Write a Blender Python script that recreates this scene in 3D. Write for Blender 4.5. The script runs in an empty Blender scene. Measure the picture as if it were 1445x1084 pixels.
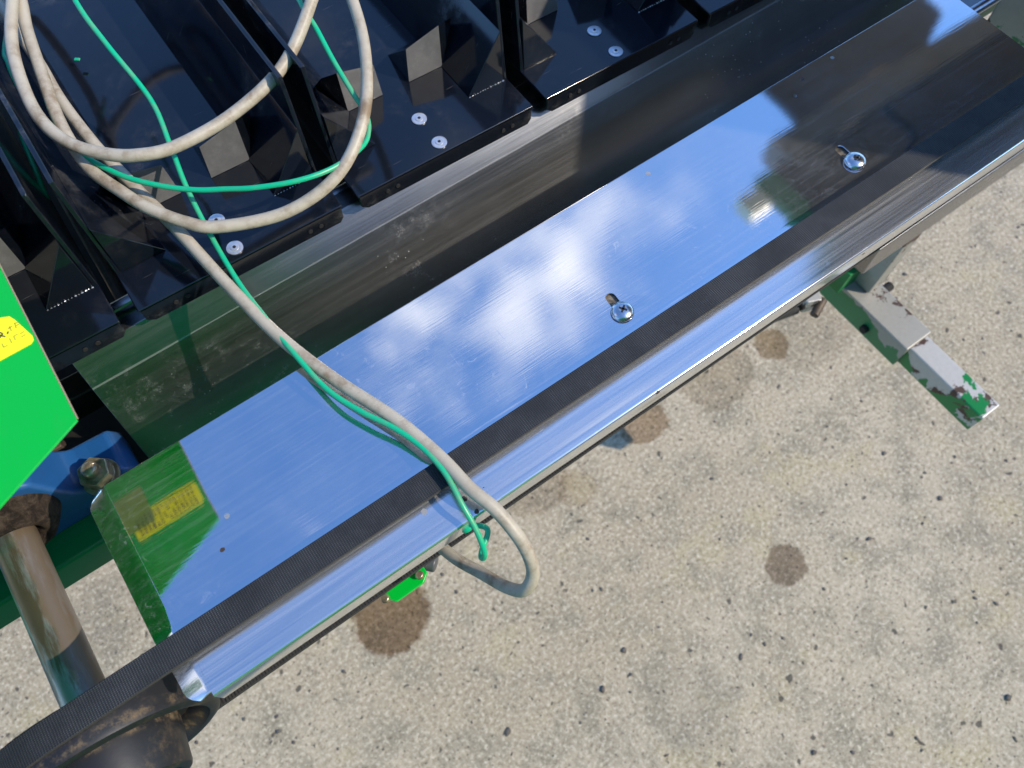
import bpy, bmesh, math, random
from mathutils import Vector, Matrix, noise
random.seed(7)
C = bpy.context.scene.collection
S = bpy.context.scene

# ---------------------------------------------------------------- camera
F = 1114.0; PW, PH = 1445.0, 1084.0
ax = Vector((4078, -2642, F)).normalized()                # rail direction in camera space (x right, y down, z forward)
ay = Vector((-1853, -2390, F)); ay = (ay - ax * ay.dot(ax)).normalized()
az = ax.cross(ay)
R = Matrix((ax, ay, az))                                  # camera space -> world
CAM = Vector((0, 0, 1.32))
cam_d = bpy.data.cameras.new('camera'); cam = bpy.data.objects.new('camera', cam_d); C.objects.link(cam)
cam_d.sensor_width = 36; cam_d.lens = 36 * F / PW; cam_d.clip_start = 0.01; cam_d.clip_end = 400
flip = Matrix(((1, 0, 0), (0, -1, 0), (0, 0, -1)))
cam.matrix_world = Matrix.Translation(CAM) @ (R @ flip).to_4x4()
cam_d.dof.use_dof = True; cam_d.dof.focus_distance = 0.50; cam_d.dof.aperture_fstop = 12
S.camera = cam
S.render.resolution_x = 1024; S.render.resolution_y = 768
S.cycles.use_denoising = True
S.cycles.max_bounces = 10; S.cycles.glossy_bounces = 6; S.cycles.sample_clamp_indirect = 0; S.cycles.blur_glossy = 0.32

# ---------------------------------------------------------------- light
SUN = Vector((0.50, -0.58, 0.66)).normalized()            # towards the sun
w = bpy.data.worlds.new('World'); S.world = w; w.use_nodes = True
nt = w.node_tree; N = nt.nodes; L = nt.links; N.clear()
out = N.new('ShaderNodeOutputWorld'); bg = N.new('ShaderNodeBackground')
sky = N.new('ShaderNodeTexSky'); sky.sky_type = 'NISHITA'; sky.sun_disc = False
sky.sun_elevation = math.asin(SUN.z); sky.sun_rotation = math.atan2(SUN.x, SUN.y)
sky.air_density = 1.0; sky.dust_density = 0.6; sky.ozone_density = 1.5
tc = N.new('ShaderNodeTexCoord')
def wn(t, **k):
    n = N.new(t)
    for a, b in k.items():
        if a.startswith('i_'): n.inputs[int(a[2:])].default_value = b
        else: setattr(n, a, b)
    return n
def unproj_dir(px, py):
    return (R @ Vector((px - PW / 2, py - PH / 2, F))).normalized()
def mirror_dir(px, py):
    d = unproj_dir(px, py); return Vector((d.x, d.y, -d.z))
no = wn('ShaderNodeTexNoise'); no.inputs['Scale'].default_value = 7.5; no.inputs['Detail'].default_value = 7; no.inputs['Roughness'].default_value = 0.58
L.new(tc.outputs['Generated'], no.inputs['Vector'])
acc = None
# three heaps of one fair-weather cloud bank high over the machine, plus scattered ones
for (px, py, rad, hgt, nrm) in [(785, 340, 0.115, 1.0, None), (690, 420, 0.115, 1.0, None), (580, 455, 0.09, .95, None), (640, 390, .09, 1.0, None), (232, 900, .16, 1.3, (-.29, 0, .957)), (268, 975, .16, 1.3, (-.29, 0, .957))]:
    c = mirror_dir(px, py)
    if nrm:                                                # cloud bank added to whiten the reflection in the folded cover end
        d0 = unproj_dir(px, py); n_ = Vector(nrm).normalized(); c = d0 - 2 * d0.dot(n_) * n_
    d = wn('ShaderNodeVectorMath', operation='DISTANCE'); L.new(tc.outputs['Generated'], d.inputs[0]); d.inputs[1].default_value = c
    m = wn('ShaderNodeMapRange'); L.new(d.outputs['Value'], m.inputs[0])
    m.inputs[1].default_value = 0; m.inputs[2].default_value = rad * 1.9; m.inputs[3].default_value = hgt; m.inputs[4].default_value = 0
    if acc is None: acc = m.outputs[0]
    else:
        a = wn('ShaderNodeMath', operation='MAXIMUM'); L.new(acc, a.inputs[0]); L.new(m.outputs[0], a.inputs[1]); acc = a.outputs[0]
s1 = wn('ShaderNodeMath', operation='MULTIPLY_ADD'); L.new(no.outputs[0], s1.inputs[0]); s1.inputs[1].default_value = 2.9; L.new(acc, s1.inputs[2])
cm = wn('ShaderNodeMapRange', interpolation_type='SMOOTHSTEP'); L.new(s1.outputs[0], cm.inputs[0])
cm.inputs[1].default_value = 1.72; cm.inputs[2].default_value = 2.75; cm.inputs[3].default_value = 0; cm.inputs[4].default_value = 0.88
mix = wn('ShaderNodeMix', data_type='RGBA'); L.new(cm.outputs[0], mix.inputs[0])
tint = wn('ShaderNodeMix', data_type='RGBA', blend_type='MULTIPLY'); tint.inputs[0].default_value = 1
L.new(sky.outputs[0], tint.inputs[6]); tint.inputs[7].default_value = (1.10, 1.55, 2.05, 1)
L.new(tint.outputs[2], mix.inputs[6]); mix.inputs[7].default_value = (8.4, 8.4, 8.7, 1)
L.new(mix.outputs[2], bg.inputs[0]); bg.inputs[1].default_value = 0.15
L.new(bg.outputs[0], out.inputs[0])
sd = bpy.data.lights.new('sun', 'SUN'); sun = bpy.data.objects.new('sun', sd); C.objects.link(sun)
sd.energy = 4.7; sd.angle = math.radians(0.55); sd.color = (1, 0.875, 0.71)
sun.rotation_euler = SUN.to_track_quat('Z', 'Y').to_euler(); sun.location = (0, 0, 4)
S.view_settings.view_transform = 'Standard'; S.view_settings.look = 'None'
S.view_settings.exposure = 0.12; S.view_settings.gamma = 1; S.view_settings.use_curve_mapping = False

# ---------------------------------------------------------------- measuring: a sight line meets a plane
def ray(px, py): return R @ Vector((px - PW / 2, py - PH / 2, F))
def P(px, py, z):
    d = ray(px, py); return CAM + d * ((z - CAM.z) / d.z)

# ---------------------------------------------------------------- materials
class Mat:
    def __init__(s, name):
        s.m = bpy.data.materials.new(name); s.m.use_nodes = True
        s.nt = s.m.node_tree; s.N = s.nt.nodes; s.L = s.nt.links
        s.b = s.N['Principled BSDF']; s.t = s.N.new('ShaderNodeTexCoord'); s.co = s.t.outputs['Object']
    def n(s, t, **k):
        x = s.N.new(t)
        for a, b in k.items(): setattr(x, a, b)
        return x
    def map(s, scale=(1, 1, 1), rot=(0, 0, 0), loc=(0, 0, 0)):
        m = s.n('ShaderNodeMapping'); s.L.new(s.co, m.inputs[0])
        m.inputs['Scale'].default_value = scale; m.inputs['Rotation'].default_value = rot; m.inputs['Location'].default_value = loc
        return m.outputs[0]
    def noise(s, scale, detail=4, rough=.55, vec=None, dist=0):
        x = s.n('ShaderNodeTexNoise'); s.L.new(vec or s.co, x.inputs['Vector'])
        x.inputs['Scale'].default_value = scale; x.inputs['Detail'].default_value = detail
        x.inputs['Roughness'].default_value = rough; x.inputs['Distortion'].default_value = dist
        return x.outputs[0]
    def vor(s, scale, feature='F1', vec=None, rnd=1):
        x = s.n('ShaderNodeTexVoronoi', feature=feature); s.L.new(vec or s.co, x.inputs['Vector'])
        x.inputs['Scale'].default_value = scale; x.inputs['Randomness'].default_value = rnd; return x
    def rng(s, v, a, b, c=0., d=1., smooth=True):
        x = s.n('ShaderNodeMapRange', interpolation_type='SMOOTHSTEP' if smooth else 'LINEAR'); s.L.new(v, x.inputs[0])
        for i, q in enumerate((a, b, c, d)): x.inputs[i + 1].default_value = q
        return x.outputs[0]
    def math(s, op, a, b=None, c=None):
        x = s.n('ShaderNodeMath', operation=op)
        for i, q in enumerate((a, b, c)):
            if q is None: continue
            if isinstance(q, (int, float)): x.inputs[i].default_value = q
            else: s.L.new(q, x.inputs[i])
        return x.outputs[0]
    def mix(s, f, a, b):
        x = s.n('ShaderNodeMix', data_type='RGBA')
        for i, q in ((0, f), (6, a), (7, b)):
            if isinstance(q, (int, float)): x.inputs[i].default_value = q
            elif isinstance(q, tuple): x.inputs[i].default_value = (*q, 1)
            else: s.L.new(q, x.inputs[i])
        return x.outputs[2]
    def set(s, **k):
        names = dict(col='Base Color', rough='Roughness', metal='Metallic', spec='Specular IOR Level', coat='Coat Weight', coatr='Coat Roughness', aniso='Anisotropic', norm='Normal', ior='IOR')
        for a, v in k.items():
            i = s.b.inputs[names[a]]
            if isinstance(v, (int, float)): i.default_value = v
            elif isinstance(v, tuple): i.default_value = (*v, 1)
            else: s.L.new(v, i)
        return s
    def bump(s, h, strength=.3, dist=.001, prev=None):
        x = s.n('ShaderNodeBump'); x.inputs['Strength'].default_value = strength; x.inputs['Distance'].default_value = dist
        s.L.new(h, x.inputs['Height'])
        if prev: s.L.new(prev, x.inputs['Normal'])
        s.L.new(x.outputs[0], s.b.inputs['Normal']); return x.outputs[0]

def steel_cover():
    s = Mat('polished_stainless')
    fog = s.rng(s.noise(22, 6, .7), .48, .78)                       # finger smears
    streak = s.noise(1, 3, .6, s.map((25, 900, 900)))               # rolled grain along the rail
    xs = s.n('ShaderNodeSeparateXYZ'); s.L.new(s.co, xs.inputs[0])
    right = s.rng(xs.outputs[0], .05, .38)
    sm = s.rng(s.noise(120, 5, .75, dist=1.0), .56, .72)
    f = s.math('MULTIPLY', sm, s.rng(s.noise(9, 2), .45, .65))
    scr = s.noise(1, 2, .5, s.map((700, 22, 60), (0, 0, .7)))
    scrm = s.rng(scr, .735, .77)
    scr2 = s.rng(s.noise(1, 2, .5, s.map((30, 600, 60), (0, 0, .35))), .75, .785)
    r = s.math('MULTIPLY_ADD', f, .12, .032)
    r = s.math('MULTIPLY_ADD', s.math('MULTIPLY', streak, right), .022, r)
    r = s.math('ADD', r, s.math('MULTIPLY', s.math('MAXIMUM', scrm, scr2), .12))
    col = s.mix(s.math('MULTIPLY', f, .30), (.80, .81, .83), (.86, .86, .88))
    # little rust freckles and dried mud spots
    v = s.vor(70); spot = s.math('LESS_THAN', v.outputs['Distance'], s.math('MULTIPLY_ADD', s.noise(300, 2), .16, .03))
    keep = s.rng(s.noise(11, 3), .55, .62)
    spot = s.math('MULTIPLY', spot, keep)
    col = s.mix(spot, col, (.05, .035, .025))
    haze = s.math('MULTIPLY', s.rng(s.noise(7, 8, .72), .30, .72), .055)                 # dried wash water and fine dust
    haze = s.math('ADD', haze, s.math('MULTIPLY', s.rng(s.noise(1, 5, .7, s.map((9, 420, 420))), .45, .75), .05))
    mottle = s.math('MULTIPLY', s.math('MULTIPLY', s.rng(s.noise(85, 9, .8, dist=1.5), .50, .66), s.rng(s.noise(7, 2, .5, s.map(loc=(2, 7, 0))), .42, .58)), .035)
    low = s.rng(xs.outputs[1], .136, .128)                                              # front strip beyond the belt, rougher with pale streaks
    stripw = s.math('MULTIPLY', low, s.math('MULTIPLY_ADD', s.noise(1, 5, .65, s.map((7, 700, 700))), .45, -.10))
    hz = s.math('MAXIMUM', s.math('ADD', haze, mottle), s.math('MAXIMUM', stripw, 0.0))
    r = s.math('MULTIPLY_ADD', low, .11, r)
    met = s.math('SUBTRACT', 1, s.math('MAXIMUM', spot, s.math('MAXIMUM', s.math('MULTIPLY', f, .20), hz)))
    s.set(col=col, metal=met, rough=s.math('ADD', r, s.math('MULTIPLY', spot, .5)))
    b = s.bump(streak, .035, .0005)
    s.bump(s.noise(3.0, 2), .03, .004, b)
    return s.m
def steel_dull(name='dull_stainless', c=(.30, .30, .31), r0=.17, worn_highlight_y=None):
    s = Mat(name)
    st = s.noise(1, 4, .6, s.map((14, 500, 500)))
    cl = s.noise(16, 6, .7)
    dust = s.math('MULTIPLY', s.rng(s.noise(60, 8, .8), .5, .75), s.rng(s.noise(6, 3), .4, .7))
    fl = s.rng(s.vor(240).outputs['Distance'], .12, .05); fl = s.math('MULTIPLY', fl, s.rng(s.noise(14), .55, .7))
    dust = s.math('MAXIMUM', s.math('MULTIPLY_ADD', dust, .5, s.math('MULTIPLY', s.rng(s.noise(1, 5, .65, s.map((3, 160, 160))), .25, .8), .085)), fl)
    s.set(col=s.mix(dust, s.mix(cl, c, tuple(q * .62 for q in c)), (.42, .41, .39)), metal=s.math('SUBTRACT', 1, s.math('MULTIPLY', dust, .7)),
          rough=s.math('MULTIPLY_ADD', st, .10, s.math('MULTIPLY_ADD', dust, .35, r0)))
    if worn_highlight_y:  # bend highlight painted into the worn edge as a paler, less metallic line
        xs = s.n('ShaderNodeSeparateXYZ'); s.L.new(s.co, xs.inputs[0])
        k = s.math('LESS_THAN', s.math('ABSOLUTE', s.math('SUBTRACT', xs.outputs[1], worn_highlight_y)), s.math('MULTIPLY_ADD', st, .0012, -.0002))
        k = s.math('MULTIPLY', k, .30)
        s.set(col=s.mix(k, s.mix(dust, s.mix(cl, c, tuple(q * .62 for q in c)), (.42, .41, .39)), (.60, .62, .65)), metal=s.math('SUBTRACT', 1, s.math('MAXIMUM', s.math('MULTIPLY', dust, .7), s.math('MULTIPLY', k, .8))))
    s.bump(st, .05, .0005); return s.m
def plastic_black():
    s = Mat('glossy_black_paint')
    d = s.math('MULTIPLY', s.rng(s.noise(38, 9, .78), .45, .8), s.rng(s.noise(9, 4, .6, dist=.6), .40, .68))
    fl = s.rng(s.vor(190).outputs['Distance'], .10, .05); fl = s.math('MULTIPLY', fl, s.rng(s.noise(17), .6, .7))
    sc = s.math('MULTIPLY', s.rng(s.noise(1, 3, .5, s.map((30, 900, 30), (0, 0, 1.2))), .72, .76), .35)
    dd = s.math('MAXIMUM', s.math('MAXIMUM', s.math('MULTIPLY', d, .62), s.math('MULTIPLY', fl, .8)), sc)
    s.set(col=s.mix(dd, (.0045, .0065, .0115), (.17, .165, .16)), rough=s.math('MULTIPLY_ADD', dd, .6, .09), spec=.62)
    s.bump(s.noise(25, 3), .04, .002); return s.m
def plastic_rough():
    s = Mat('sunlit_black_paint')  # paler grey carries the sunlight on the wedge fronts
    d = s.rng(s.noise(70, 8, .75), .4, .75)
    s.set(col=s.mix(s.math('MULTIPLY', d, .6), (.10, .10, .105), (.19, .19, .195)), rough=.5, spec=.5)
    s.bump(s.noise(400, 4), .1, .0005); return s.m
def paint(name, c, rough=.28, dirt=.25, coat=.0, wear=None, wearc=(.35, .35, .36), dirtc=(.10, .085, .06)):
    s = Mat(name)
    d = s.math('MULTIPLY', s.rng(s.noise(45, 8, .75), .5, .8), dirt)
    col = s.mix(s.noise(8, 3), c, tuple(q * .86 for q in c)); col = s.mix(d, col, dirtc)
    s.set(col=col, rough=s.math('MULTIPLY_ADD', d, .5, rough), coat=coat, coatr=.12)
    if wear:
        zz = s.n('ShaderNodeSeparateXYZ'); s.L.new(s.co, zz.inputs[0])
        bias = s.math('MULTIPLY_ADD', zz.outputs[2], 5.0, -1.985)                        # lower edges kept more paint
        k = s.rng(s.math('ADD', s.noise(wear, 7, .6, dist=.4), s.math('MINIMUM', bias, .06)), .41, .43)
        rust = s.rng(s.noise(wear * 1.3, 6, .65, s.map(loc=(3, 2, 1))), .54, .57)
        g = s.mix(s.noise(180, 4), wearc, tuple(q * .8 for q in wearc)); g = s.mix(rust, g, (.075, .045, .038))
        s.set(col=s.mix(k, col, g), metal=s.math('MULTIPLY', k, .35), rough=s.math('MULTIPLY_ADD', k, .12, rough))
        s.bump(k, -.5, .0006)
    else: s.bump(s.noise(180, 3), .03, .0006)
    return s.m
def cable_mat(name, c, c2, rough=.5, amt=1.):
    s = Mat(name)
    d = s.rng(s.noise(55, 8, .7), .42, .72); d2 = s.rng(s.noise(9, 3), .33, .55)
    k = s.math('MULTIPLY', s.math('MULTIPLY', d, d2), amt)
    sp = s.math('MULTIPLY', s.rng(s.noise(500, 4, .8), .60, .70), .35)
    s.set(col=s.mix(s.math('MAXIMUM', k, sp), c, c2), rough=rough); s.bump(s.noise(260, 5), .12, .0006); return s.m
def rubber():
    s = Mat('belt_rubber')
    a = s.n('ShaderNodeTexWave', wave_type='BANDS', bands_direction='X'); s.L.new(s.map((1, 1, 1)), a.inputs[0]); a.inputs['Scale'].default_value = 240; a.inputs['Distortion'].default_value = .6
    b = s.n('ShaderNodeTexWave', wave_type='BANDS', bands_direction='Y'); s.L.new(s.co, b.inputs[0]); b.inputs['Scale'].default_value = 330; b.inputs['Distortion'].default_value = .8
    w_ = s.math('MULTIPLY', a.outputs[1], b.outputs[1])
    wear = s.rng(s.noise(30, 5, .7), .35, .7)
    t = s.math('MULTIPLY', w_, wear)
    s.set(col=s.mix(t, (.016, .018, .022), (.085, .09, .096)), rough=.72, spec=.35); s.bump(w_, .6, .0006); return s.m
def rubber_side():
    s = Mat('belt_edge')
    s.set(col=s.mix(s.noise(500, 5), (.012, .012, .013), (.05, .047, .042)), rough=.85); return s.m
def concrete():
    s = Mat('concrete')
    big = s.noise(2.2, 5, .6); mid = s.noise(14, 6, .68); fine = s.noise(150, 9, .8); grit = s.noise(480, 3, .7)
    col = s.mix(s.rng(big, .35, .65), (.41, .348, .252), (.475, .41, .312))
    col = s.mix(s.rng(mid, .42, .68), col, (.29, .26, .20))
    col = s.mix(s.math('MULTIPLY', s.rng(s.noise(9, 4, .6, s.map(loc=(5, 1, 0))), .55, .68), .6), col, (.46, .395, .25))
    col = s.mix(s.rng(fine, .51, .61), col, (.65, .585, .47))
    col = s.mix(s.rng(fine, .475, .37), col, (.165, .142, .105))
    col = s.mix(s.math('MULTIPLY', s.rng(grit, .56, .66), .45), col, (.58, .52, .40))
    # exposed dark aggregate
    dist = s.n('ShaderNodeVectorMath', operation='MULTIPLY_ADD')
    nn = s.n('ShaderNodeTexNoise'); s.L.new(s.co, nn.inputs['Vector']); nn.inputs['Scale'].default_value = 60; nn.inputs['Detail'].default_value = 3
    s.L.new(nn.outputs['Color'], dist.inputs[0]); dist.inputs[1].default_value = (.02, .02, .02); s.L.new(s.co, dist.inputs[2])
    for sc, th, kp in ((30, .15, .76), (62, .18, .72), (120, .2, .62), (17, .10, .66)):
        v = s.vor(sc, vec=dist.outputs[0]); k = s.rng(v.outputs['Distance'], th, th * .72)
        pick = s.math('GREATER_THAN', s.n_sep(v.outputs['Color']), kp)
        k = s.math('MULTIPLY', k, pick)
        col = s.mix(s.math('MULTIPLY', k, .85), col, (.075, .07, .062))
    # wet and oily drips below the machine
    for (x, y, r, sx, c, a) in STAINS:
        d = s.n('ShaderNodeVectorMath', operation='DISTANCE')
        mp = s.n('ShaderNodeMapping'); s.L.new(dist.outputs[0], mp.inputs[0]); mp.inputs['Location'].default_value = (-x - .01, (-y - .01) * sx, 0); mp.inputs['Scale'].default_value = (1, sx, 0)
        s.L.new(mp.outputs[0], d.inputs[0]); d.inputs[1].default_value = (0, 0, 0)
        wob = s.math('MULTIPLY_ADD', mid, -r * .55, d.outputs['Value'])
        k = s.rng(wob, r * .86, r * .66)
        dark = s.n('ShaderNodeMix', data_type='RGBA', blend_type='MULTIPLY'); dark.inputs[0].default_value = 1
        s.L.new(col, dark.inputs[6]); dark.inputs[7].default_value = (*c, 1)
        col = s.mix(s.math('MULTIPLY', k, a), col, dark.outputs[2])
    s.set(col=col, rough=.92, spec=.12)
    b = s.bump(fine, .7, .005); s.bump(grit, .5, .0015, b)
    return s.m
def n_sep(self, v):
    x = self.n('ShaderNodeSeparateColor'); self.L.new(v, x.inputs[0]); return x.outputs[0]
Mat.n_sep = n_sep
STAINS = []
for (px, py, r, sx, c, a) in [(552, 868, .060, 1., (.42, .33, .26), .95), (1108, 797, .034, 1.05, (.50, .45, .42), .95), (910, 600, .044, 1.4, (.55, .44, .35), .8),
                              (1088, 486, .032, 1., (.50, .42, .34), .85), (1010, 530, .07, 1.2, (.72, .68, .62), .6), (760, 690, .06, 1.5, (.70, .64, .58), .6),
                              (815, 690, .035, 1.1, (.72, .66, .60), .5), (1150, 470, .09, 1.6, (.72, .70, .68), .5), (980, 1000, .07, 1., (.80, .82, .84), .5),
                              (160, 860, .08, 1.3, (.75, .75, .76), .5)]:
    q = P(px, py, 0); STAINS.append((q.x, q.y, r, sx, c, a))
def simple(name, c, rough=.5, metal=0., nz=None, c2=None):
    s = Mat(name)
    if c2: s.set(col=s.mix(s.rng(s.noise(nz or 60, 7, .7), .38, .66), c, c2))
    else: s.set(col=c)
    s.set(rough=rough, metal=metal); s.bump(s.noise((nz or 60) * 4, 4), .15, .0005); return s.m
def shaft_mat():
    s = Mat('worn_steel_shaft')
    
    a = s.noise(1, 6, .65, s.map((90, 14, 90)))
    col = s.mix(s.rng(a, .42, .56), (.55, .56, .58), (.26, .20, .14))
    g = s.rng(s.noise(30, 4, .6), .56, .66)
    xs = s.n('ShaderNodeSeparateXYZ'); s.L.new(s.co, xs.inputs[0])
    brown = s.rng(s.math('MULTIPLY_ADD', s.noise(60, 4), .012, xs.outputs[0]), .0085, .0115)
    col = s.mix(s.math('MULTIPLY', g, .45), col, (.16, .33, .25))
    col = s.mix(s.math('MULTIPLY', brown, .85), col, (.15, .115, .08))
    s.set(col=col, metal=s.math('SUBTRACT', .85, s.math('MULTIPLY', brown, .5)), rough=s.math('MULTIPLY_ADD', a, .35, .2))
    ring = s.noise(1, 3, .5, s.map((20, 900, 20))); s.bump(ring, .15, .0006); return s.m
def crust():
    s = Mat('crusted_grease')
    n_ = s.noise(130, 9, .75, dist=.6)
    s.set(col=s.mix(s.rng(n_, .4, .7), (.018, .013, .010), (.085, .062, .045)), rough=.85, spec=.2); s.bump(n_, 1., .004); return s.m
def dusty_black():
    s = Mat('dusty_black_casting')
    d = s.rng(s.noise(45, 8, .75), .50, .72); big = s.rng(s.noise(14, 3), .42, .6)
    ys_ = s.n('ShaderNodeSeparateXYZ'); s.L.new(s.co, ys_.inputs[0])
    seam = s.math('MULTIPLY', s.rng(s.math('ABSOLUTE', s.math('ADD', ys_.outputs[1], .011)), .0045, .001), s.rng(s.noise(70, 8, .75), .45, .68))
    d = s.math('MAXIMUM', s.math('MULTIPLY', s.math('MULTIPLY', d, big), .45), seam)
    s.set(col=s.mix(d, (.014, .015, .018), (.16, .115, .065)), rough=s.math('MULTIPLY_ADD', d, .4, .42), spec=.35); s.bump(s.noise(60, 6), .2, .001); return s.m

M = dict(cover=steel_cover(), dull=steel_dull(), dark_dull=steel_dull('channel_stainless', (.22, .222, .23), .16, .3316), black=plastic_black(), sunlit=plastic_rough(),
         green=paint('bright_green_paint', (.0, .44, .035), .22, .10, .3), frame=paint('frame_green_paint', (.0, .17, .045), .42, .25),
         worn=paint('chipped_green_paint', (.0, .19, .05), .35, .2, 0, 20, (.50, .50, .50)),
         worn2=paint('bare_galvanised_steel', (.02, .18, .07), .4, .3, 0, 14, (.36, .355, .33)),
         grey_cable=cable_mat('grey_pvc', (.40, .36, .285), (.19, .135, .08), .5, 1.0), green_wire=cable_mat('green_pvc', (.0, .40, .20), (.22, .25, .14), .35, .5),
         belt=rubber(), belt_side=rubber_side(), concrete=None, zinc=simple('zinc_plate', (.62, .63, .66), .22, 1., 90, (.50, .50, .52)),
         rivet=simple('aluminium_rivet', (.72, .74, .78), .34, .75, 120, (.60, .61, .64)), hole=simple('dark_hole', (.01, .01, .01), .8),
         blue=paint('blue_bearing_paint', (.012, .085, .26), .4, .45, .2, None, dirtc=(.05, .045, .04)),
         bolt=simple('yellowed_zinc_bolt', (.50, .42, .28), .33, .7, 150, (.25, .19, .12)), grease=crust(),
         shaft=shaft_mat(), dusty=dusty_black(), yellow=simple('yellow_sticker_vinyl', (.90, .83, .01), .35), ink=simple('black_ink', (.03, .03, .03), .5),
         olive=simple('faded_olive_sticker', (.22, .33, .05), .35), fadeink=simple('faded_ink', (.38, .34, .02), .5),
         clear=simple('cut_sheet_edge', (.34, .27, .17), .5), darkpanel=simple('dark_hopper_panel', (.012, .014, .018), .3), slate=simple('slate_panel', (.075, .08, .09), .4, 0, 20, (.06, .06, .065)),
         cream=simple('cream_block', (.75, .72, .60), .5), tan=simple('tan_wood', (.35, .27, .16), .6, 0, 30, (.28, .21, .12)), beamgrey=simple('beam_grey', (.17, .165, .15), .4, .2, 15, (.12, .12, .11)),
         tyre=simple('caster_rubber', (.03, .03, .032), .7), stone=simple('pebble', (.11, .10, .09), .8, 0, 40, (.07, .065, .06)), brown=simple('brown_rusty_steel', (.10, .075, .055), .6, .3, 40, (.045, .035, .03)))
M['concrete'] = concrete()
M['bracket_steel'] = simple('grimy_bracket_steel', (.33, .27, .18), .5, .5, 300, (.12, .09, .06))
M['inner_shade'] = simple('interior_shade_black', (.006, .006, .006), .6, 0, 60, (.016, .014, .012))  # near-black stands in for the shade inside the machine

# ---------------------------------------------------------------- builders
def link(name, me, mat, parent=None, smooth=False, bev=0, seg=2):
    o = bpy.data.objects.new(name, me); C.objects.link(o)
    if mat and not me.materials: me.materials.append(mat)
    if parent: o.parent = parent
    if smooth:
        for p in me.polygons: p.use_smooth = True
    if bev:
        b = o.modifiers.new('bevel', 'BEVEL'); b.width = bev; b.segments = seg; b.limit_method = 'ANGLE'; b.angle_limit = math.radians(35)
        n = o.modifiers.new('wn', 'WEIGHTED_NORMAL'); n.keep_sharp = True
        for p in me.polygons: p.use_smooth = True
    return o
def tag(o, label=None, cat=None, group=None, kind=None):
    for k, v in (('label', label), ('category', cat), ('group', group), ('kind', kind)):
        if v: o[k] = v
    return o
def empty(name, loc, label, cat, group=None, rot=(0, 0, 0)):
    o = bpy.data.objects.new(name, None); C.objects.link(o); o.location = loc; o.rotation_euler = rot; o.empty_display_size = .02
    return tag(o, label, cat, group)
def mesh(verts, faces):
    me = bpy.data.meshes.new('m'); me.from_pydata([tuple(v) for v in verts], [], faces); me.update(); return me
def fix(me):
    bm = bmesh.new(); bm.from_mesh(me); bmesh.ops.recalc_face_normals(bm, faces=bm.faces); bm.to_mesh(me); bm.free(); return me
def box(a, b):
    (x0, y0, z0), (x1, y1, z1) = a, b
    v = [(x0, y0, z0), (x1, y0, z0), (x1, y1, z0), (x0, y1, z0), (x0, y0, z1), (x1, y0, z1), (x1, y1, z1), (x0, y1, z1)]
    return mesh(v, [(3, 2, 1, 0), (4, 5, 6, 7), (0, 1, 5, 4), (1, 2, 6, 5), (2, 3, 7, 6), (3, 0, 4, 7)])
def prism(poly, d):
    """closed polygon (list of 3D points) pushed along vector d"""
    d = Vector(d); n = len(poly); v = [Vector(p) for p in poly] + [Vector(p) + d for p in poly]
    f = [tuple(range(n)), tuple(range(2 * n - 1, n - 1, -1))] + [(i, i + n, (i + 1) % n + n, (i + 1) % n) for i in range(n)]
    return fix(mesh(v, f))
def join(*ms):
    bm = bmesh.new()
    for m in ms: bm.from_mesh(m)
    me = bpy.data.meshes.new('m'); bm.to_mesh(me); bm.free(); return me
def sheet(profile, x0, x1, t, nx=1, y_is=None):
    """open profile of (y,z) points swept along X with thickness t (downwards normal)"""
    n = len(profile); pts = [Vector((0, *p)) for p in profile]; off = []
    for i in range(n):
        a = pts[max(i - 1, 0)]; b = pts[min(i + 1, n - 1)]; d = (b - a).normalized(); nr = Vector((0, -d.z, d.y))
        if nr.z > 0 or (abs(nr.z) < 1e-6): nr = nr
        off.append(pts[i] - nr * t * (1 if d.y > 0 else -1))
    loop = pts + off[::-1]
    v = []; f = []
    for k in range(nx + 1):
        x = x0 + (x1 - x0) * k / nx; v += [(x, p.y, p.z) for p in loop]
    m = len(loop)
    for k in range(nx):
        for i in range(m):
            j = (i + 1) % m; f.append((k * m + i, k * m + j, (k + 1) * m + j, (k + 1) * m + i))
    f += [tuple(range(m)), tuple(range(nx * m + m - 1, nx * m - 1, -1))]
    return fix(mesh(v, f))
def cyl(p0, p1, r0, r1=None, seg=32, caps=True, rings=None):
    """lathe along p0->p1; rings = [(t, r)]"""
    p0 = Vector(p0); p1 = Vector(p1); d = (p1 - p0); q = d.to_track_quat('Z', 'Y')
    rings = rings or [(0, r0), (1, r0 if r1 is None else r1)]
    v = []; f = []
    for t, r in rings:
        for k in range(seg):
            a = 2 * math.pi * k / seg; v.append(p0 + d * t + q @ Vector((math.cos(a) * r, math.sin(a) * r, 0)))
    for i in range(len(rings) - 1):
        for k in range(seg):
            j = (k + 1) % seg; f.append((i * seg + k, i * seg + j, (i + 1) * seg + j, (i + 1) * seg + k))
    if caps: f += [tuple(range(seg))[::-1], tuple(range((len(rings) - 1) * seg, len(rings) * seg))]
    return fix(mesh(v, f))
def catmull(pts, n=10):
    out_ = []; p = [pts[0]] + list(pts) + [pts[-1]]
    for i in range(1, len(p) - 2):
        for k in range(n):
            t = k / n; a, b, c, d = p[i - 1], p[i], p[i + 1], p[i + 2]
            out_.append(.5 * ((2 * b) + (c - a) * t + (2 * a - 5 * b + 4 * c - d) * t * t + (3 * b - a - 3 * c + d) * t ** 3))
    out_.append(Vector(p[-2])); return out_
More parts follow.
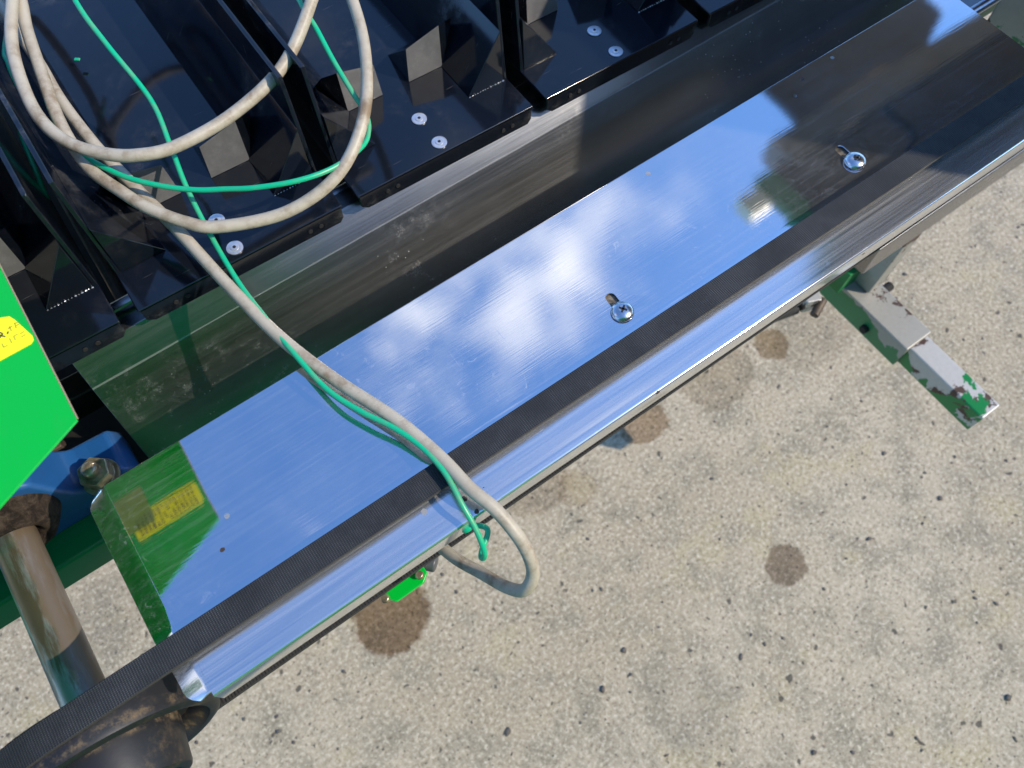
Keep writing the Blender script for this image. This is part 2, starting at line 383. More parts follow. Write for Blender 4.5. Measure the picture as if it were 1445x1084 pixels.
def tube(pts, r, n=8, seg=14):
    c = catmull([Vector(p) for p in pts], n); v = []; f = []; up = Vector((0, 0, 1)); prev = None
    for i, p in enumerate(c):
        d = (c[min(i + 1, len(c) - 1)] - c[max(i - 1, 0)]).normalized()
        if prev is None: s_ = d.cross(up).normalized()
        else: s_ = (prev - d * prev.dot(d)).normalized()
        prev = s_; u = s_.cross(d)
        rr = r * (1 + .035 * noise.noise(p * 30))
        for k in range(seg):
            a = 2 * math.pi * k / seg; v.append(p + (s_ * math.cos(a) + u * math.sin(a)) * rr)
    for i in range(len(c) - 1):
        for k in range(seg):
            j = (k + 1) % seg; f.append((i * seg + k, i * seg + j, (i + 1) * seg + j, (i + 1) * seg + k))
    f += [tuple(range(seg))[::-1], tuple(range((len(c) - 1) * seg, len(c) * seg))]
    return fix(mesh(v, f))
def boolean(obj, cutters):
    """cut holes and bake the result into the mesh, removing the cutters"""
    cs = []
    for cme in cutters:
        c = bpy.data.objects.new('cut', cme); C.objects.link(c); cs.append(c)
        m = obj.modifiers.new('b', 'BOOLEAN'); m.operation = 'DIFFERENCE'; m.object = c; m.solver = 'EXACT'
    bpy.context.view_layer.update()
    dg = bpy.context.evaluated_depsgraph_get(); me = bpy.data.meshes.new_from_object(obj.evaluated_get(dg))
    obj.modifiers.clear(); obj.data = me
    for c in cs: bpy.data.objects.remove(c)

# ================================================================ SETTING
g = mesh([(-60, -60, 0), (60, -60, 0), (60, 60, 0), (-60, 60, 0)], [(0, 1, 2, 3)])
tag(link('ground', g, M['concrete']), kind='structure')
# loose grit and small stones on the concrete
bm = bmesh.new()
for k in range(520):
    if k < 40:
        px, py = random.uniform(250, 1440), random.uniform(430, 1080); q = P(px, py, 0); r = random.uniform(.0022, .0058)
    else:
        q = Vector((random.uniform(-1.1, 1.7), random.uniform(-.6, 1.2), 0)); r = random.uniform(.0012, .0040)
    res = bmesh.ops.create_icosphere(bm, subdivisions=1, radius=r)
    sx, sy, sz = random.uniform(.7, 1.4), random.uniform(.6, 1.1), random.uniform(.2, .4); a = random.uniform(0, 6.28)
    for v_ in res['verts']:
        c = v_.co; c = Vector((c.x * sx, c.y * sy, c.z * sz)) * random.uniform(.7, 1.3)
        v_.co = Vector((c.x * math.cos(a) - c.y * math.sin(a), c.x * math.sin(a) + c.y * math.cos(a), c.z + r * .15)) + q
me = bpy.data.meshes.new('grit'); bm.to_mesh(me); bm.free()
tag(link('loose_grit', me, M['stone'], smooth=True), 'small dark stones and grit strewn over the pale concrete', 'grit', kind='stuff')

# ================================================================ CHANNEL below the trays
ch = empty('chute_channel', (0, 0, 0), 'dull scuffed stainless chute running between the black trays and the polished cover', 'chute')
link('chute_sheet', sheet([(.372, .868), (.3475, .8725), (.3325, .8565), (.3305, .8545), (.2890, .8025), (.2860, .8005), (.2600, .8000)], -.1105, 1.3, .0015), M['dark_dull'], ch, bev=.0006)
# the deeper inside wall behind the chute
# ================================================================ COVER
cv = empty('belt_cover', (0, 0, 0), 'long polished stainless cover with two slotted screws, mirroring sky and clouds', 'cover')
X0, X1 = -.1176, .5505
prof = [(.2414, .8992), (.2405, .8999), (.200, .9000), (.150, .9000), (.145, .8997), (.140, .8985), (.134, .8962), (.128, .8948), (.120, .8943), (.1125, .8950), (.1090, .8950), (.1079, .8947), (.1073, .8940), (.1071, .8930), (.1071, .880)]
cs = link('cover_sheet', sheet(prof, X0, X1, .0012, nx=2), M['cover'], cv)
slots = []
SL = [(P(862, 420, .9), P(878, 441, .9)), (P(1186, 211, .9), P(1206, 229, .9))]
for a, b in SL:
    d = (b - a).normalized(); s_ = Vector((-d.y, d.x, 0)); r = .0034; pts = []
    for k in range(9): t = math.pi * k / 8; pts.append(b + s_ * (-r * math.cos(t)) + d * (r * math.sin(t)))
    for k in range(9): t = math.pi * k / 8; pts.append(a + s_ * (r * math.cos(t)) - d * (r * math.sin(t)))
    slots.append(prism([p + Vector((0, 0, .01)) for p in pts], (0, 0, -.02)))
boolean(cs, slots)
for p in cs.data.polygons: p.use_smooth = True
wn_ = cs.modifiers.new('wn', 'WEIGHTED_NORMAL')
# rounded end flange, folded down a little at the left end
fl = [Vector((X0, .2405, .8996)), Vector((X0 - .006, .2405, .8986)), Vector((X0 - .0105, .2375, .8976)), Vector((X0 - .0125, .233, .8970))]
fl += [Vector((X0 - .0135, .16, .8960)), Vector((X0 - .0135, .118, .8945)), Vector((X0 - .0128, .1135, .8945)), Vector((X0 - .0105, .1105, .8945)), Vector((X0 - .007, .1095, .8947)), Vector((X0, .1105, .8950))]
def prof_z(y):
    for (ya, za), (yb, zb_) in zip(prof, prof[1:]):
        if min(ya, yb) <= y <= max(ya, yb) and abs(ya - yb) > 1e-6: return za + (zb_ - za) * (y - ya) / (yb - ya)
    return prof[0][1]
def out_w(y):
    if y > .2325: return .0135 - .0075 * ((y - .2325) / .0085) ** 2
    if y < .1185: return .0135 - .0060 * ((.1185 - y) / .0085) ** 2
    return .0135
ys = [.241, .2395, .2375, .235, .2325, .20, .16, .150, .145, .140, .134, .128, .122, .1185, .1155, .113, .1115, .110]
fv = []; ff_ = []
for y in ys:
    z = prof_z(y); wd_ = out_w(y)
    fv += [(X0, y, z - .0001), (X0 - .003, y, z - .0006), (X0 - wd_, y, z - .0040), (X0 - wd_, y, z - .0052), (X0 - .003, y, z - .0018), (X0, y, z - .0012)]
for i in range(len(ys) - 1):
    for k in range(6): j = (k + 1) % 6; ff_.append((i * 6 + k, i * 6 + j, i * 6 + 6 + j, i * 6 + 6 + k))
ff_ += [tuple(range(6)), tuple(len(ys) * 6 - 1 - k for k in range(6))]
link('end_flange', fix(mesh(fv, ff_)), M['cover'], cv, bev=.0003, seg=1)
link('backing_strip', box((X0 + .02, .150, .8962), (X1 - .02, .19, .8978)), M['bracket_steel'], cv)
for (a, b) in SL:
    c = b + Vector((0, 0, .0010))
    bm = bmesh.new(); bmesh.ops.create_uvsphere(bm, u_segments=32, v_segments=16, radius=1)
    bmesh.ops.delete(bm, geom=[v for v in bm.verts if v.co.z < -.01], context='VERTS')
    for v in bm.verts:
        r_ = math.hypot(v.co.x, v.co.y); cx = min(abs(v.co.x * .8 + v.co.y * .6), abs(v.co.y * .8 - v.co.x * .6))
        v.co = Vector((v.co.x * .0071, v.co.y * .0071, v.co.z * .0038 - (.0012 if r_ < .12 else 0)))
    me = bpy.data.meshes.new('s'); bm.to_mesh(me); bm.free()
    sc = link('screw', join(me, cyl((0, 0, -.012), (0, 0, .0002), .0028)), M['zinc'], cv, smooth=True); sc.location = c
    rz = .6 if a.x < .3 else .2
    cr = link('cross_recess', join(*[box((-.0026 if k else -.0006, -.0006 if k else -.0026, -.0005), (.0026 if k else .0006, .0006 if k else .0026, .0001)) for k in (0, 1)]), M['hole'], sc)
    cr.location = (0, 0, .00375); cr.rotation_euler = (0, 0, rz)

# ================================================================ BELT, PULLEY, SHAFT
PC = Vector((-.1925, .1355, .8425)); PR = .0610
TH = .0032; Y0, Y1 = .1275, .1432
path = []
for x in [1.35, .9, .6, .4, .2, .1, 0, -.1, -.15]: path.append((x, PC.z + PR + TH / 2))
for k in range(13): a = math.pi / 2 + math.pi * k / 12; path.append((PC.x + (PR + TH / 2) * math.cos(a), PC.z + (PR + TH / 2) * math.sin(a)))
zb = PC.z - PR - TH / 2
for x, z in [(-.15, zb + .0005), (-.05, zb + .0025), (.1, zb + .005), (.3, zb + .009), (.6, zb + .015), (1.35, zb + .03)]: path.append((x, z))
v = []; f = []
for i, (x, z) in enumerate(path):
    a = Vector(path[max(i - 1, 0)]); b = Vector(path[min(i + 1, len(path) - 1)]); d = (b - a).normalized(); nr = Vector((-d.y, d.x)) * (TH / 2)
    # belt runs a little askew of the cover and bows over the pulley crown
    y0 = Y0; y1 = Y1
    v += [(x + nr.x, y0, z + nr.y), (x - nr.x, y0, z - nr.y), (x - nr.x, y1, z - nr.y), (x + nr.x, y1, z + nr.y)]
for i in range(len(path) - 1):
    for k in range(4): j = (k + 1) % 4; f.append((i * 4 + k, i * 4 + j, i * 4 + 4 + j, i * 4 + 4 + k))
f += [(0, 1, 2, 3), tuple(len(path) * 4 - 1 - k for k in range(4))]
me = fix(mesh(v, f)); me.materials.append(M['belt']); me.materials.append(M['belt_side'])
for p in me.polygons:
    if abs(p.normal.y) > .8: p.material_index = 1
bl = link('belt_loop', me, None, bev=.0005); bl.name = 'drive_belt'
tag(bl, 'black ribbed rubber drive belt running along the polished cover', 'belt')
# moulded teeth on the inner face of the returning run (countless, so one part)
bm = bmesh.new()
x = -.165
while x < .75:
    z = zb + (.0005 + (x + .15) * .0185 if x > -.15 else 0) + TH / 2
    m_ = box((x, Y0 + .0003, z - .0004), (x + .0011, Y1 - .0003, z + .0007)); bm.from_mesh(m_); bpy.data.meshes.remove(m_)
    x += .0022
me = bpy.data.meshes.new('teeth'); bm.to_mesh(me); bm.free()
tg = link('belt_teeth', me, M['belt_side'], bl); tg['kind'] = 'stuff'

pu = empty('belt_pulley', PC, 'black cast pulley with sandy dust on its rim at the lower left', 'pulley')
def lathe_y(pts, seg=72):
    v = []; f = []; n = len(pts)
    for k in range(seg):
        a = 2 * math.pi * k / seg
        for (y, r) in pts: v.append((r * math.cos(a), y, r * math.sin(a)))
    for k in range(seg):
        j = (k + 1) % seg
        for i in range(n - 1): f.append((k * n + i, j * n + i, j * n + i + 1, k * n + i + 1))
    bm = bmesh.new(); me = mesh(v, f); bm.from_mesh(me); bmesh.ops.remove_doubles(bm, verts=bm.verts, dist=1e-6); bmesh.ops.recalc_face_normals(bm, faces=bm.faces); bm.to_mesh(me); bm.free()
    return me
rim = [(.0095, .012), (.0095, PR - .0015), (.0080, PR), (-.0120, PR), (-.0150, PR - .001), (-.0165, PR - .004), (-.0160, PR - .0075), (-.0120, PR - .009), (-.0060, PR - .013), (-.0040, .048), (-.0040, .012)]
link('rim', lathe_y(rim), M['dusty'], pu, smooth=True).modifiers.new('es', 'EDGE_SPLIT').split_angle = math.radians(38)
hub = [(-.0030, .0400), (-.012, .0385), (-.0345, .0350), (-.0362, .0342), (-.0370, .0325), (-.0370, .0290), (-.0355, .0280), (-.0200, .027), (-.0200, .012)]
link('hub', lathe_y(hub), M['dusty'], pu, smooth=True).modifiers.new('es', 'EDGE_SPLIT').split_angle = math.radians(38)
for k in range(5):
    a = k * 2 * math.pi / 5 + .5; r0_, r1_ = .010, .0290
    c, s_ = math.cos(a), math.sin(a); q = Vector((-s_, 0, c)) * .0025; d = Vector((c, 0, s_))
    link('spoke', prism([d * r0_ + q + Vector((0, -.034, 0)), d * r1_ + q + Vector((0, -.034, 0)), d * r1_ - q + Vector((0, -.034, 0)), d * r0_ - q + Vector((0, -.034, 0))], (0, .012, 0)), M['dusty'], pu, bev=.0008)

sh = cyl((0, 0, 0), (0, .17, 0), .0128, seg=40)
so = link('drive_shaft', sh, M['shaft'], smooth=True, bev=.0008); so.location = (PC.x, PC.y - .03, PC.z)
tag(so, 'worn steel shaft with rust and green paint traces between bearing and pulley', 'shaft')

# ================================================================ PILLOW BLOCK BEARING
BC = Vector((PC.x + .001, .302, PC.z))
pb = empty('pillow_block_bearing', (BC.x, BC.y, .7967), 'blue painted pillow block bearing with greasy mouth and hex nut', 'bearing')
hb = BC.z - .7967
out2 = []
for (x, z) in [(-.078, -.0004), (.072, -.0004), (.0745, .018), (.070, .0285), (.044, .0305), (.0385, .037), (.034, .050)]: out2.append((x, z))
for k in range(1, 10): a = math.radians(30 + 120 * k / 10); out2.append((.039 * math.cos(a), hb + .037 * math.sin(a)))
for (x, z) in [(-.034, .050), (-.0385, .037), (-.050, .0305), (-.078, .0285)]: out2.append((x, z))
body = prism([(x, -.017, z) for x, z in out2], (0, .036, 0))
link('body', body, M['blue'], pb, bev=.0035, seg=3)
link('flared_mouth', lathe_y([(-.018, .0135), (-.030, .0150), (-.033, .0185), (-.031, .0225), (-.024, .0265), (-.017, .0295), (-.010, .0300), (-.010, .0135)], 48), M['grease'], pb, smooth=True).location = (0, 0, hb)
bp = P(135, 668, .835); bl_ = Vector((bp.x - BC.x, bp.y - BC.y, .0300))
def hexa(r, z0, z1):
    v_ = [(r * math.cos(math.radians(60 * k + 20)), r * math.sin(math.radians(60 * k + 20)), z0) for k in range(6)]; return prism(v_, (0, 0, z1 - z0))
bo = link("stud_bolt", cyl((0, 0, -.004), (0, 0, .019), .0055, rings=[(k / 24, .0056 - .0007 * (k % 2)) for k in range(24)] + [(1, .0040)], seg=24), M["bolt"], pb, smooth=True); bo.location = bl_
link('washer', cyl((0, 0, 0), (0, 0, .0022),   .0125), M['bolt'], bo, bev=.0004)
link('spring_washer', cyl((0, 0, .0022), (0, 0, .0046), .0103), M['bolt'], bo, bev=.0005)
link('hex_nut', hexa(.0108, .0046, .0125), M['bolt'], bo, bev=.0009)
link('casting_foot', box((.030, -.0165, -.0003), (.070, .0185, .0297)), M['blue'], pb, bev=.004, seg=3)

# ================================================================ MACHINE FRAME
fr = empty('machine_frame', (0, 0, 0), 'machine frame of green beam and bare steel leg with a stepped outrigger foot', 'frame')
link('side_beam', box((-.6, .2635, .762), (1.6, .298, .7965)), M['frame'], fr, bev=.003)
link('cross_beam', box((.10, .30, .70), (.14, .45, .75)), M['frame'], fr, bev=.003)
link('cross_beam', box((.60, .30, .70), (.64, .45, .75)), M['frame'], fr, bev=.003)
link('shade_sheet', box((-.7, .2985, .770), (1.6, .46, .774)), M['inner_shade'], fr)  # dark sheet added so the shaded interior reads black
link('chain_guard', prism([(-.30, .36, .79), (-.09, .36, .79), (-.09, .36, .815), (-.22, .36, .822), (-.30, .36, .80)], (0, .02, 0)), M['inner_shade'], fr, bev=.002)
link('stay_bar', box((-.32, .335, .800), (-.155, .345, .812)), M['brown'], fr, bev=.001)
link('guide_rod', cyl((.3, .235, .845), (1.5, .235, .845), .0045), M['zinc'], fr, smooth=True)
link('leg', box((.687, .180, .402), (.7155, .245, .85)), M['worn2'], fr, bev=.002)
link('outrigger_tube', prism([(.6685, .0912, .354), (.7145, .0912, .354), (.7145, .0912, .400), (.6685, .0912, .400)], (0, .17, 0)), M['worn2'], fr, bev=.0022)
link('outrigger_end', prism([(.6762, -.0298, .3565), (.7085, -.0298, .3565), (.7085, -.0298, .3965), (.6762, -.0298, .3965)], (0, .14, 0)), M['worn'], fr, bev=.0022)
link('lock_bolt', cyl((.714, .176, .380), (.738, .176, .380), .0065, seg=20), M['hole'], fr, bev=.001)
link('lock_bolt', cyl((.662, .150, .372), (.669, .150, .372), .006, seg=20), M['hole'], fr, bev=.001)
link('lower_rail', box((.60, .176, .535), (1.6, .20, .585)), M['dull'], fr, bev=.002)
link('rail_bracket', prism([(.655, .205, .40), (.72, .205, .40), (.72, .205, .43), (.66, .205, .44)], (0, .03, 0)), M['frame'], fr, bev=.001)
q = P(1150, 428, .42)
link('green_lug', prism([(q.x - .012, q.y + .004, .40), (q.x + .006, q.y - .004, .40), (q.x + .020, q.y + .02, .40), (q.x + .02, q.y + .05, .40), (q.x - .012, q.y + .05, .40)], (0, 0, .028)), M['worn'], fr, bev=.002)
link('lug_screw', cyl((q.x - .012, q.y - .012, .417), (q.x + .012, q.y - .002, .421), .006), M['brown'], fr, bev=.001)
link('rubber_stop', cyl((q.x - .05, q.y + .028, .395), (q.x - .012, q.y + .012, .405), .011, .008), M['tyre'], fr, bev=.003)
# small green bracket hanging under the cover, with its two screws
bk = empty('sensor_bracket', P(575, 832, .75), 'small bright green bracket with two screws peeking out below the belt', 'bracket')
o0 = bk.location
def rel(px, py, z): return P(px, py, z) - o0
bp_ = [rel(548, 846, .75), rel(560, 849, .75), rel(598, 822, .75), rel(603, 808, .75), (rel(603, 808, .75) + Vector((0, .05, 0))), (rel(548, 846, .75) + Vector((0, .05, 0)))]
link('plate', prism(bp_, (0, 0, -.004)), M['green'], bk, bev=.0008)
for (px, py) in ((544, 845), (592, 812)):
    c = rel(px, py, .753); link('screw', cyl(c, c + Vector((0, 0, .003)), .0035, .0026), M['bolt'], bk, bev=.0006)
c = rel(600, 812, .74); e_ = rel(616, 796, .74); link('grey_stub', cyl(c + Vector((-.004, .02, 0)), e_, .0065), M['slate'], bk, bev=.0015)
# caster under the frame
cp = P(1095, 462, .03)

# ================================================================ TRAYS
PITCH = .1557; TL = .1440; KZ = -.0395; TX = -.0563; TY = .3330; TZ = .9000
WY, WH = .0325, .075
def make_tray():
    t = empty('sorting_tray', (0, 0, 0), 'x', 'tray', 'black sorting trays in a row on the conveyor')
    D = .42
    fp = link('floor_plate', box((0, 0, -.0025), (TL, D, 0)), M['black'], t, bev=.0008)
    ff = link('front_flange', prism([(0.0012, .0000, -.0005), (TL - .0012, .0000, -.0005), (TL - .0012, .0, -.0115), (TL - .004, .0, -.0155), (.006, .0, -.0155), (.0012, 0, -.0115)], (0, .0022, 0)), M['black'], t, bev=.0004)
    for x in (.022, .030, .118, .126):
        link('flange_pin', cyl((x, -.0008, -.0085), (x, .001, -.0085), .0016, seg=10), M['hole'], ff)
    for sgn in (0, 1):
        X = lambda a: a if not sgn else TL - a
        wv = [(X(0.0002), WY, -.001), (X(0.0002), WY + .012, WH), (X(0.0002), D - .002, WH), (X(0.0002), D - .002, -.001)]
        link('side_wall', prism(wv, ((1 if not sgn else -1) * .0030, 0, 0)), M['black'], t, bev=.0006)
        # triangular web closing the wall at the front, its slope running back along the wall
        br = link('corner_brace', prism([(X(.0033), WY + .0005, .0003), (X(.0335), WY + .0005, .0003), (X(.0033), WY + .006, .042)], (0, .0, 0.)) if False else
                  fix(mesh([(X(.0033), WY, .0003), (X(.0335), WY, .0003), (X(.0033), WY + .004, .040), (X(.0033), .415, .0003), (X(.0335), .415, .0003), (X(.0033), .415, .040)],
                       [(0, 1, 2), (3, 5, 4), (0, 3, 4, 1), (1, 4, 5, 2), (0, 2, 5, 3)])), M['black'], t, bev=.0005)
        wm = fix(mesh([(X(.0325), .069, .0003), (X(.0610), .069, .0003), (X(.0590), .0715, .0265), (X(.0315), .0715, .0335),
                       (X(.0595), .101, .0003), (X(.0200), .082, .0220), (X(.0200), .101, .0003), (X(.0200), .0715, .0350)],
                      [(0, 1, 2, 3), (1, 4, 2), (2, 4, 5), (2, 5, 7, 3), (4, 6, 5), (5, 6, 7), (0, 3, 7, 6), (0, 6, 4, 1)]))
        wm.materials.append(M['sunlit']); wm.materials.append(M['black'])
        for p_ in wm.polygons: p_.material_index = 1 if p_.index else 0  # only the front face gets the painted sunlit grey
        wd = link('wedge_brace', wm, None, t, bev=.0006)
        # weld beads along the web's foot
        bm = bmesh.new()
        for k in range(14 if sgn else 0):
            r_ = bmesh.ops.create_icosphere(bm, subdivisions=1, radius=random.uniform(.0002, .0006))
            for vv in r_['verts']: vv.co += Vector((X(.004 + k * .0022 + random.uniform(-.0006, .0006)), WY - .0006, .0004))
        if sgn:
            me = bpy.data.meshes.new('w'); bm.to_mesh(me); wb = link('weld_bead', me, M['rivet'], t)
        bm.free()
    for v_ in (.0350, .0090):
        rv = cyl((0, 0, 0), (0, 0, .0012), 1, rings=[(0, .0054), (.55, .0054), (.70, .0050), (.62, .0031), (.62, .0029), (1.05, .0027), (1.15, .0022), (1.15, .0008)], seg=28, caps=True)
        r_ = link('rivet', rv, M['rivet'], t, smooth=True); r_.location = (.0703, v_, 0.0001)
        md = r_.modifiers.new('es', 'EDGE_SPLIT'); md.split_angle = math.radians(40)
        rh = link('rivet_hole', cyl((0, 0, .00139), (0, 0, .00150), .0011, seg=12), M['hole'], r_)
    return t
def copy_tree(o, parent=None):
    c = o.copy(); C.objects.link(c)
    if parent: c.parent = parent
    for chd in list(o.children): copy_tree(chd, c)
    return c
proto = make_tray()
tilt = math.atan(-KZ)
labels = ['leftmost black tray, half hidden by the green guard', 'black tray under the cable loops, second from the left, crossed by green wire', 'third black tray from the left, both rivets clear of the cable loops',
          'fourth black tray from the left, top centre, two white rivets in view', 'black tray at the top edge right of centre, only its front corner in view', 'black tray beyond the top right, cut off by the frame']
for i in range(5):
    t = proto if i == 0 else copy_tree(proto)
    x = TX + (i - 1) * PITCH
    t.location = (x, TY, TZ + (x - TX) * KZ); t.rotation_euler = (0, tilt, 0); t['label'] = labels[i]
# conveyor bed beneath the trays
cb = empty('conveyor_bed', (0, 0, 0), 'dark conveyor bed with steel rods seen in the gaps between trays', 'conveyor')
link('bed_plate', box((-.45, .375, .847), (1.0, .74, .849)), M['inner_shade'], cb)
for i in range(-1, 6):
    x = TX + i * PITCH - .006
    link('carrier_rod', cyl((x - .004, .352, .86 + (x - TX) * KZ), (x - .004, .74, .86 + (x - TX) * KZ), .004), M['brown'], cb, smooth=True)
    link('chain_roller', cyl((x - .012, .366, .872 + (x - TX) * KZ), (x + .012, .366, .872 + (x - TX) * KZ), .0045), M['dull'], cb, bev=.0008)

# ================================================================ GREEN GUARD at the left
HZ = .990
gd = empty('green_guard', (-.2, .4, HZ), 'bright green sheet metal guard with yellow warning sticker at the left edge', 'guard')
def gl(p): return Vector(p) - gd.location
A = P(108.5, 593, HZ); B = P(0, 715, HZ); dirAB = (B - A)
poly = [gl((A.x, A.y, HZ)), gl((A.x + .001, .75, HZ)), gl((-.75, .75, HZ)), gl((-.75, B.y - .05, HZ)), gl((B.x - .10, B.y - .047, HZ)), gl(tuple(B))]
top = link('guard_sheet', prism(poly, (0, 0, -.0016)), M['green'], gd, bev=.0003, seg=1)
link('raw_edge', prism([gl((A.x + .0002, A.y + .001, HZ - .0012)), gl((A.x + .0012, .75, HZ - .0012)), gl((A.x + .0012, .75, HZ - .0001)), gl((A.x + .0002, A.y + .001, HZ - .0001))], (.0004, 0, 0)), M['clear'], gd)
link('hood_wall', box(gl((-.75, .30, HZ - .13)), gl((-.235, .303, HZ - .0017))), M['green'], gd)
# warning sticker on top
sp = [(0, 449), (14, 447), (22, 452), (46, 474), (48, 480), (44, 486), (0, 510), (-60, 545), (-95, 500)]
sq = [gl(P(*p, HZ)) for p in sp]
st = link('warning_sticker', prism([p + Vector((0, 0, .0004)) for p in sq], (0, 0, -.0003)), M['yellow'], gd)
# a worn hand-sized inscription, four faded marks per row
def mark(parent, o, ex, ey, strokes, w_, mat, name='lettering'):
    ms = []
    for (x0, y0, x1, y1) in strokes:
        a = o + ex * x0 + ey * y0; b = o + ex * x1 + ey * y1; d = (b - a).normalized(); n_ = Vector((-d.y, d.x, 0)) * w_ / 2
        ms.append(prism([a + n_, b + n_, b - n_, a - n_], (0, 0, -.0002)))
    l_ = link(name, join(*ms), mat, parent); return l_
o1 = gl(P(0, 478, HZ)) + Vector((0, 0, .0006)); ex = Vector((1, 0, 0)); ey = Vector((0, 1, 0))
mark(st, o1, ex, ey, [(0, 0, .0022, .0014), (.0022, .0014, .0012, .003), (.0012, .003, 0, .0022), (0, .0022, .0026, -.0008), (.0040, .0000, .0048, .0010)], .0006, M['ink'])
mark(st, o1, ex, ey, [(.0062, .0004, .0062, .0034), (.0050, .0024, .0075, .0028), (.0086, .0005, .0090, .0036), (.0086, .0036, .0106, .0030), (.0090, .0018, .0106, .0018),
                      (-.004, -.006, -.004, -.003), (-.004, -.0045, -.002, -.0045), (0, -.006, .002, -.006), (0, -.006, 0, -.0035), (.004, -.006, .004, -.003), (.006, -.0055, .006, -.003), (.006, -.003, .008, -.003), (.009, -.0055, .011, -.0055), (.009, -.0035, .011, -.0035)], .0004, M['fadeink'])
# specification sticker on the underside, read only in the mirror of the cover
uz = HZ - .0018
a0 = P(195, 765, 2 * .9 - HZ); a1 = P(306, 699, 2 * .9 - HZ); a1.x = A.x - .002
def gu(x, y): return gl((x, y, uz))
us = link('specification_sticker', prism([gu(a0.x, a0.y - .001), gu(a1.x - .002, a0.y - .001), gu(a1.x, a0.y + .001), gu(a1.x, a0.y + .0155), gu(a1.x - .002, a0.y + .0175), gu(a0.x, a0.y + .0175)], (0, 0, -.0003)), M['yellow'], gd)
ms = []
xx = a0.x + .003
while xx < a1.x - .004:
    for r_ in range(4):
        if random.random() < .85:
            h = .0024 if r_ else .0032; y = a0.y + .0014 + r_ * .0040
            for q_ in range(3):
                ms.append(box(gl((xx + q_ * .0007, y, uz - .0005)), gl((xx + q_ * .0007 + random.uniform(.0003, .0006), y + h * random.uniform(.6, 1), uz - .0003))))
    xx += .0030
link('small_print', join(*ms), M['ink'], us)
o2 = P(180, 740, .81); link('instruction_sticker', box(gl((o2.x - .010, o2.y - .008, uz - .0004)), gl((o2.x + .016, o2.y + .022, uz - .0001))), M['olive'], gd)

# ================================================================ OVERHEAD FEEDER (seen only in the mirror)
oh = empty('overhead_feeder', (.9, .25, 1.2), 'dark overhead feeder with green strut, mirrored in the right end of the cover', 'feeder')
def ob(name, a, b, mat, bev=.002): return link(name, box(Vector(a) - oh.location, Vector(b) - oh.location), mat, oh, bev=bev)
ob('hopper', (.745, -.25, 1.20), (1.6, .3105, 1.46), M['darkpanel'])
ob('side_plate', (.578, .10, 1.206), (.742, .322, 1.212), M['slate'])
pe = P(1165, 207, .6); link('plate_edge', prism([Vector(p) - oh.location for p in [(.742, .323, 1.2), (.744, .3215, 1.2), (pe.x + .001, pe.y - .0015, 1.2), (pe.x, pe.y, 1.2)]], (0, 0, .004)), M['zinc'], oh)
ob('grey_beam', (.60, .315, 1.20), (1.7, .357, 1.24), M['beamgrey'])
link('splash_plate', prism([Vector(p) - oh.location for p in [(.58, .324, 1.212), (.656, .352, 1.212), (.676, .47, 1.212), (.97, .47, 1.212), (.945, .395, 1.212), (.868, .356, 1.212), (.80, .324, 1.212)]], (0, 0, .01)), M['slate'], oh)
link('timber_brace', prism([Vector(p) - oh.location for p in [(.655, .350, 1.203), (.665, .356, 1.203), (.79, .366, 1.203), (.82, .355, 1.203)]], (0, 0, .008)), M['tan'], oh)
ob('green_strut', (.546, .10, 1.200), (.572, .322, 1.216), M['frame'])
ob('cream_block', (.512, .286, 1.202), (.544, .314, 1.222), M['cream'])

gc = empty('green_cabinet', (-.4, -.7, 0), 'green steel cabinet behind the viewer, mirrored in the left half of the chute', 'cabinet')
link('cabinet_body', box((-.8, -.25, 0), (.53, .15, 1.75)), M['green'], gc, bev=.004)
link('cabinet_door', box((-.74, .1505, .08), (.48, .158, 1.69)), M['green'], gc, bev=.003)
link('door_handle', box((.40, .159, .9), (.42, .18, 1.02)), M['zinc'], gc, bev=.003)
bn = empty('sky_blocker', (1.5, -6.5, 0), 'added dark slate shape behind the viewer, unseen, keeping low sky out of the steel', 'blocker')  # added unseen mass that blocks horizon sky from the chute
link('wall', box((-9, -.0, 0), (9, .9, 4.9)), M['slate'], bn)
link('blocker_roof', prism([(-9.3, .95, 4.85), (-9.3, 1.25, 4.75), (-9.3, -2.6, 6.4), (-9.3, -6.4, 4.75), (-9.3, -6.1, 4.85)], (18.6, 0, 0)), M['darkpanel'], bn)
link('blocker_door', box((-2.5, .905, .05), (.8, .96, 3.4)), M['brown'], bn)
link('blocker_far_wall', box((-9, -6.0, 0), (9, -5.9, 4.9)), M['slate'], bn)
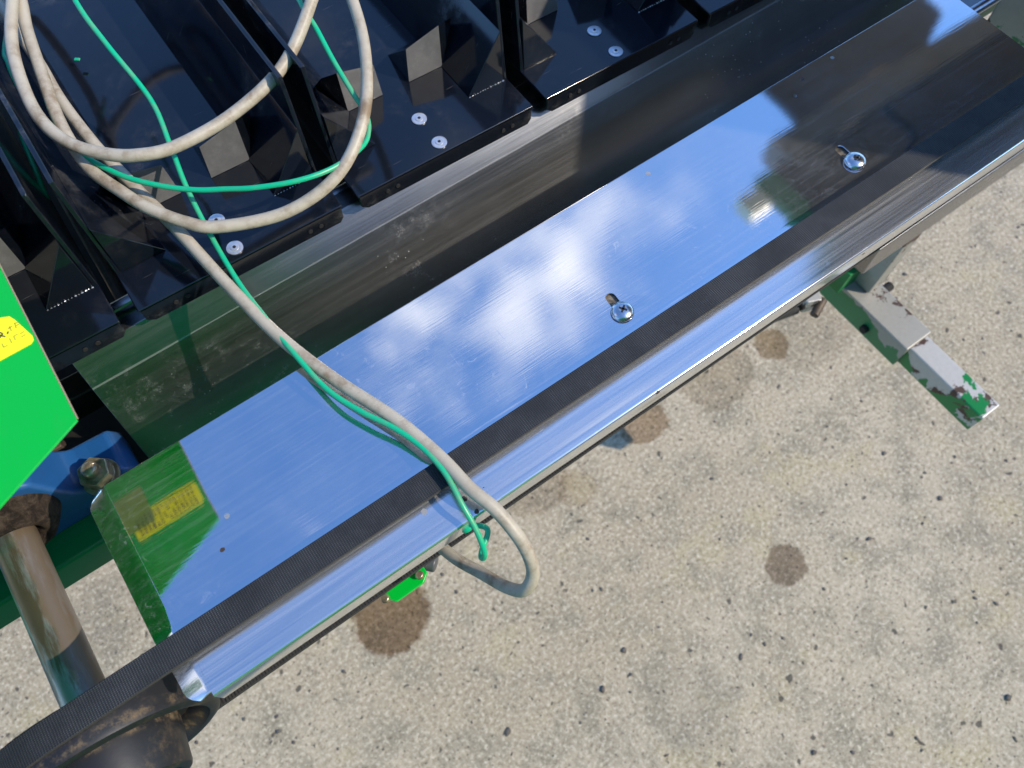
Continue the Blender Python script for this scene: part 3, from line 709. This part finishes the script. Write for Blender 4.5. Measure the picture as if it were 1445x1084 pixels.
# ================================================================ CABLES
def pp(l): return [P(px, py, z) for (px, py, z) in l]
GC = [(330, -60, .985), (398, -120, 1.0), (455, -70, .99), (440, 0, .975), (400, 92, .962), (330, 160, .955), (250, 206, .955), (195, 219, .957), (147, 217, .958), (98, 202, .960), (60, 172, .962), (35, 128, .964), (17, 65, .967), (18, 0, .970), (28, -60, .97), (110, -200, .985),
      (330, -200, .985), (455, -90, .975), (497, 0, .965), (516, 80, .958), (513, 165, .950), (478, 245, .938), (405, 299, .930), (310, 320, .932), (260, 313, .936), (208, 293, .940), (169, 269, .943), (130, 241, .946), (103, 206, .949), (80, 163, .952), (60, 107, .956), (38, 42, .960), (26, -10, .962), (-10, -90, .962), (-70, -160, .955),
      (-60, -70, .940), (0, 8, .940), (28, 48, .940), (57, 92, .939), (86, 142, .938), (130, 200, .936), (170, 243, .933), (205, 279, .930), (250, 324, .925), (322, 403, .920), (395, 476, .916), (470, 534, .914), (558, 592, .913), (620, 644, .912), (662, 688, .911), (702, 722, .907), (738, 768, .895), (752, 806, .880), (741, 832, .868), (716, 829, .855), (678, 808, .84), (640, 786, .83), (600, 750, .82), (560, 700, .82)]
o = link('grey_cable', tube(pp(GC), .0038, 10, 18), M['grey_cable'], smooth=True)
tag(o, 'thick grey cable coiled over the trays and looped over the cover edge', 'cable')
GW = [(60, -90, .985), (108, 4, .975), (150, 62, .965), (212, 140, .948), (240, 205, .940), (262, 262, .932), (296, 330, .922), (336, 398, .918), (372, 446, .918), (420, 505, .918), (462, 550, .9165), (508, 580, .9155), (556, 604, .915), (596, 632, .914), (628, 668, .913), (652, 712, .909), (672, 748, .901), (683, 776, .893), (683, 787, .887), (679, 786, .884), (681, 774, .884), (687, 758, .885), (688, 748, .886), (682, 743, .886), (668, 742, .886), (655, 748, .884), (640, 730, .87)]
GW2 = [(395, -60, .97), (424, 4, .970), (446, 40, .966), (470, 85, .958), (497, 130, .950), (516, 160, .942), (520, 185, .938), (510, 208, .938), (470, 237, .942), (420, 255, .945), (360, 265, .945), (318, 267, .944), (275, 268, .944), (225, 262, .945), (170, 247, .947), (110, 215, .950), (60, 178, .953), (30, 130, .956), (12, 90, .958), (8, 60, .958), (30, -60, .96)]
GW3 = [(-60, 60, .94), (-20, 105, .937), (4, 132, .935), (22, 165, .932), (34, 200, .928), (50, 240, .92), (70, 290, .90)]
wz = empty('green_wire', P(300, 330, .92), 'thin green earth wire tangled with the grey cable', 'wire')
for ptl in (GW, GW2, GW3):
    link('wire_strand', tube([p - wz.location for p in pp(ptl)], .00165, 10, 12), M['green_wire'], wz, smooth=True)
bit = P(109, 84, .9045); o = link('green_scrap', box((-.0012, -.002, -.0004), (.0012, .002, .0006)), M['green_wire'], bev=.0003); o.location = bit; o.rotation_euler = (0, 0, .9)
tag(o, 'tiny green plastic chip lying on the tray floor', 'scrap')
